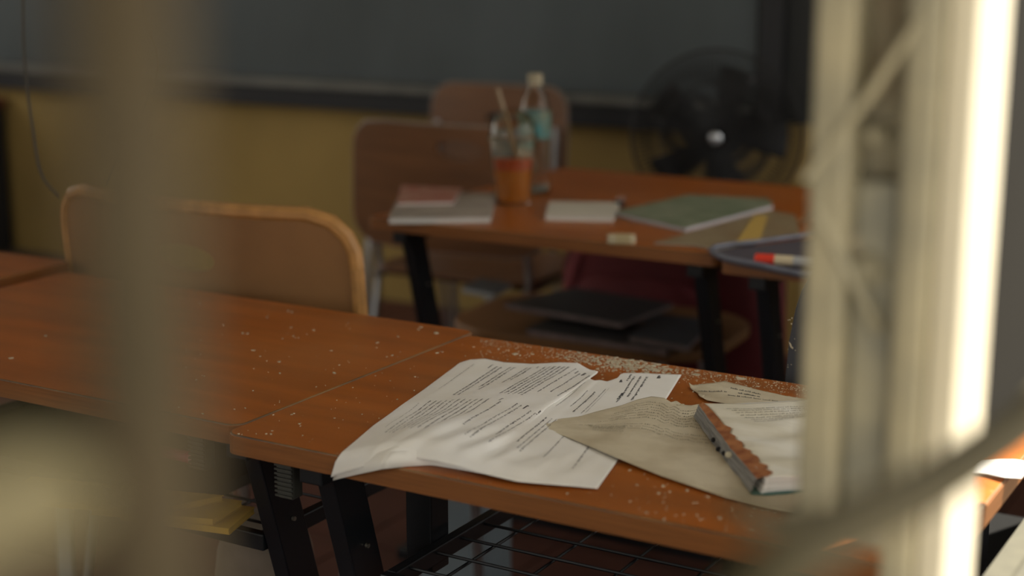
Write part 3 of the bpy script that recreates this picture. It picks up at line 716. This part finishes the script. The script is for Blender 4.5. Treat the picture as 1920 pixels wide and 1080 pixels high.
# cup
clear = glassmat('clear_plastic', (.90,.83,.72), .05, 1.35)
cpos = at(962,380,ZT); cup = thing('drink_cup', 'clear domed plastic cup of orange drink with a straw', 'cup', tuple(cpos))
b = MB(); pr = [(.036,.001),(.038,.01),(.050,.135),(.0515,.137),(.0515,.141),(.049,.141),(.036,.012),(.034,.003)]
b.lathe(pr, n=32); b.build('cup_wall', clear, cup, smooth=True)
b = MB(); b.lathe([(.0535,.138),(.0535,.146),(.050,.148),(.047,.170),(.036,.190),(.018,.200),(.010,.201),(.010,.199),(.034,.188),(.045,.169),(.048,.147),(.0515,.143)], n=32, cap=False); b.build('dome_lid', clear, cup, smooth=True)
b = MB(); b.lathe([(.0001,.004),(.034,.0045),(.0405,.074),(.0001,.074)], n=32, cap=False); b.build('orange_drink', mat('orange_drink', (.52,.19,.02), .25), cup, smooth=True)
b = MB(); b.lathe([(.0001,.0742),(.0405,.0742),(.0425,.100),(.0001,.100)], n=32, cap=False); b.build('red_drink', mat('red_drink', (.48,.09,.025), .3), cup, smooth=True)
s0 = Vector((.012,.0,.10)); s1 = atY(933,166,cpos.y-.01)-cpos
b = MB(); b.tube([s0, s0.lerp(s1,.5), s1], .0042, 10); b.build('straw', mat('straw_plastic', (.30,.22,.13), .4), cup, smooth=True)
# bottle
bp = at(1003,362,ZT); btl = thing('water_bottle', 'clear plastic bottle with teal label and pale cap behind the cup', 'bottle', tuple(bp))
pr = [(.030,.0),(.0345,.004),(.035,.02),(.033,.03),(.035,.04),(.033,.05),(.035,.06),(.035,.13),(.0335,.19),(.026,.215),(.015,.235),(.0135,.243),(.0135,.262)]
b = MB(); b.lathe(pr, n=32); b.build('bottle_body', clear, btl, smooth=True, solid=.0008)
b = MB(); b.lathe([(.0356,.125),(.0358,.126),(.0352,.186),(.034,.187)], n=32, cap=False); b.build('label_band', mat('teal_label', (.02,.24,.28), .4, col2=(.13,.15,.09), vscale=24), btl, smooth=True)
b = MB(); b.lathe([(.0165,.243),(.0168,.262),(.015,.267),(.0001,.267)], n=24, cap=False); b.build('cap', mat('pale_cap', (.33,.28,.18), .5), btl, smooth=True)

# ------------------------------------------------------------------ fan
fp = atY(1343,255,3.95); fan = thing('pedestal_fan', 'black pedestal fan with round wire cage in front of the chalkboard', 'fan', (fp.x, fp.y, 0), .35)
fk = mat('fan_black', (.012,.012,.013), .6); RF = .236; hz = fp.z
b = MB(); b.lathe([(.17,0),(.17,.015),(.06,.03),(.02,.04)], n=32); b.build('base', fk, fan, smooth=True)
b = MB(); b.tube([(0,.06,.03),(0,.06,hz-.06)], .012, 10); b.build('pole', fk, fan, smooth=True)
b = MB(); b.tube([(0,.02,hz),(0,.05,hz),(0,.13,hz),(0,.16,hz)], [.05,.055,.05,.02], 20); b.build('motor', fk, fan, smooth=True)
b = MB(); b.tube([(0,-.055,hz),(0,-.06,hz),(0,-.066,hz)], [.018,.018,.010], 20); b.build('hub_badge', mat('hub_silver', (.5,.52,.55), .25, .7), fan, smooth=True)
for k_ in range(5):
    a0 = 2*PI*k_/5; b = MB(); vs_ = []
    for i in range(7):
        r = .03+.165*i/6; wa = .55-.02*i
        for j in range(5):
            a = a0+wa*(j/4-.5)*(1.25 if i>1 else .8); vs_.append((r*math.cos(a), -.02+.03*(j/4-.5), hz+r*math.sin(a)))
    b.add(vs_, [(i*5+j,i*5+j+1,(i+1)*5+j+1,(i+1)*5+j) for i in range(6) for j in range(4)])
    b.build('blade', mat('fan_blade', (.012,.012,.013), .7), fan, smooth=True, solid=.0015)
b = MB()
for k_ in range(110):
    a = 2*PI*k_/110
    for s_ in (-1,1):
        b.tube([(.03*math.cos(a), s_*.055, hz+.03*math.sin(a)), (.15*math.cos(a), s_*.05, hz+.15*math.sin(a)), (RF*math.cos(a), 0, hz+RF*math.sin(a))], .0017, 4, cap=False)
for r, y in ((RF,0),(.15,-.05),(.15,.05)):
    b.tube([(r*math.cos(2*PI*i/48), y, hz+r*math.sin(2*PI*i/48)) for i in range(49)], .004 if r == RF else .002, 6, cap=False)
o = b.build('wire_cage', fk, fan); o['kind'] = 'stuff'

# ------------------------------------------------------------------ stool with notebooks, red bag below the rear desk
st = thing('wooden_stool', 'low wooden-topped stool under the rear desk stacked with dark notebooks', 'stool', (-1.52, 3.03, 0), .06)
b = MB(); b.prism(rrect(-.34,.30,-.22,.20,.14,8), .440, .466); b.build('seat', mat('stool_wood', (.30,.15,.06), .5, var=.3, vscale=6), st, bevel=.006)
for sx in (-1,1):
    for sy in (-1,1):
        b = MB(); b.tube([(sx*.17,sy*.12,.44),(sx*.21,sy*.15,0)], .011, 8); b.build('leg', chrome, st, smooth=True)
darkn = mat('dark_notebook', (.065,.068,.072), .45, var=.2)
bluen = mat('slate_notebook', (.10,.12,.14), .5, var=.3)
pinkp = mat('dull_pink_pages', (.30,.23,.23), .8, var=.3, vscale=30)
zz = .4665
slab('notebook', 'lowest notebook with dull pink pages in the stool stack', 'notebook', [(985,628),(1250,668),(1290,628),(1050,598)], zz, .014, darkn, pinkp)
slab('notebook', 'slate blue notebook at the right of the stool stack', 'notebook', [(1180,640),(1290,660),(1340,610),(1225,596)], zz+.0143, .012, bluen, pinkp)
slab('notebook', 'large dark notebook on top of the stool stack', 'notebook', [(945,578),(1165,616),(1262,578),(1075,548)], zz+.029, .012, darkn, pinkp)
slab('notebook', 'small pale-edged notebook at the left of the stool', 'notebook', [(866,548),(925,560),(960,540),(900,530)], zz, .012, bluen, mat('bluish_pages', (.34,.36,.38), .8))
# red bag
bag = thing('red_bag', 'dark red bag standing on the floor behind the stool', 'bag', (-1.555, 3.42, 0))
rm = mat('maroon_fabric', (.17,.022,.028), .8, var=.35, vscale=7, bump=.4, bscale=30)
def blob(cx, cy, cz_, rx, ry, rz_, pw=2.6, seed=1, n=20):
    b = MB(); prof = []
    vs_ = []
    for i in range(n+1):
        th_ = PI*i/n
        for j in range(n*2):
            ph = PI*j/n
            x, y, z_ = math.sin(th_)*math.cos(ph), math.sin(th_)*math.sin(ph), math.cos(th_)
            k_ = (abs(x)**pw+abs(y)**pw+abs(z_)**pw)**(-1/pw)
            k_ *= 1+.07*nz(x*2+seed, y*2, z_*2)
            vs_.append((cx+rx*x*k_, cy+ry*y*k_, cz_+rz_*z_*k_))
    m = n*2; b.add(vs_, [(i*m+j, (i+1)*m+j, (i+1)*m+(j+1)%m, i*m+(j+1)%m) for i in range(n) for j in range(m)])
    return b
blob(0,0,.32,.30,.10,.32,3.4,2).build('body', rm, bag, smooth=True)
blob(-.02,-.125,.36,.20,.035,.15,3,5).build('front_pocket', rm, bag, smooth=True)
b = MB(); b.tube(smooth_pts([(-.2,-.07,.58),(-.23,-.11,.45),(-.22,-.11,.25),(-.2,-.09,.1)]), .012, 8, flat=.4); b.build('strap', mat('pink_strap', (.30,.06,.07), .7), bag, smooth=True)
# pale blue storage box, seen under the near desk
bx = atY(865,965,2.35); t = thing('storage_box', 'pale blue plastic box on the floor beyond the nearest desk', 'box', (bx.x-.03, 2.445, 0))
pb = mat('pale_blue_plastic', (.30,.37,.42), .5, var=.15)
b = MB(); b.box(-.085,.045,-.075,.075,0,.36); b.build('tub', pb, t, bevel=.01)
b = MB(); b.box(-.09,.05,-.08,.08,.361,.385); b.build('lid', pb, t, bevel=.006)

# ------------------------------------------------------------------ things on the shelf below the left desk
yel = mat('yellow_envelope', (.55,.34,.035), .7, col2=(.42,.26,.04), vscale=12)
dk = thing('glare_cover_tray', 'added dark tray hiding floor glare under the yellow envelopes on the left desk shelf', 'tray', (X1-.44, Y1+.24, .5775))  # tray added to cover the bright floor showing through the shelf wires
b = MB(); b.box(-.28,.26,-.11,.12,0,.004); b.build('base', mat('dark_tray', (.035,.027,.018), .7), dk)
for q_ in ((-.28,.26,-.11,-.106),(-.28,.26,.116,.12),(-.28,-.276,-.1059,.1159),(.256,.26,-.1059,.1159)):
    b = MB(); b.box(*q_, .0041, .016); b.build('side', MATS['dark_tray'], dk)
zz = .594
for i, (cs, lb) in enumerate((
    ([(225,975),(430,1003),(478,962),(300,935)], 'lowest yellow envelope on the wire shelf under the left desk'),
    ([(170,965),(400,985),(455,950),(270,925)], 'second yellow envelope on the wire shelf, shifted left'),
    ([(0,945),(300,965),(420,940),(60,905)], 'topmost yellow envelope, reaching out to the left'))):
    o = slab('envelope', lb, 'envelope', cs, zz+i*.0085, .008, yel, yel, group=None)
b_ = at(455,1075,.40)
t = thing('cloth_bag', 'beige cloth bag on the floor under the left desk', 'bag', (b_.x-.03, b_.y+.12, 0))
blob(-.03,0,.22,.075,.06,.22,4,3).build('body', mat('beige_cloth', (.27,.22,.17), .9, var=.2, vscale=20, bump=.5, bscale=200), t, smooth=True)
b = MB(); b.tube(smooth_pts([(-.08,-.02,.42),(-.07,-.02,.49),(.01,-.02,.49),(.02,-.02,.42)]), .006, 8); b.build('handle', mat('beige_handle', (.2,.16,.12), .9), t, smooth=True)
pk = at(318,880,.615)
t = thing('pink_marker', 'pink highlighter lying behind the yellow envelopes', 'marker', (pk.x, pk.y+.02, .6285))
b = MB(); b.tube([(-.035,0,0),(.02,0,0)], .008, 10); b.build('barrel', mat('pink', (.55,.06,.14), .4), t, smooth=True)
b = MB(); b.tube([(.021,0,0),(.05,0,0)], .0085, 10); b.build('cap', mat('pink_cap', (.6,.3,.35), .4), t, smooth=True)
# pale boards standing behind
pa = atY(78,800,1.95)
t = thing('leaning_board', 'pale grey board standing upright behind the left desk legs', 'board', (pa.x, 1.99, 0))
b = MB(); b.box(-.02,.02,-.006,.006,0,.70); b.build('panel', mat('pale_grey_board', (.36,.37,.38), .6, var=.1), t, bevel=.002)
b = MB(); b.box(-.021,.021,-.007,.007,.70,.71); b.build('edge_cap', bolt_m, t)

# ------------------------------------------------------------------ hanging wires at the left
def wire(pp, y, r, label):
    b = MB(); b.tube(smooth_pts([atY(px,py,y) for px,py in pp]), r, 6); o = b.build('hanging_wire', mat('dark_wire', (.05,.045,.035), .7), None, smooth=True)
    tag(o, label, 'wire')
wire([(60,-900),(46,-400),(44,0),(48,130),(62,240),(78,325),(112,368)], 1.97, .0026, 'dark wire hanging down to the left corner of the tan chair')
wire([(275,-900),(262,-300),(262,0),(288,90),(290,140),(268,195),(238,265),(205,345)], 1.99, .0015, 'thin kinked wire hanging above the middle of the tan chair')
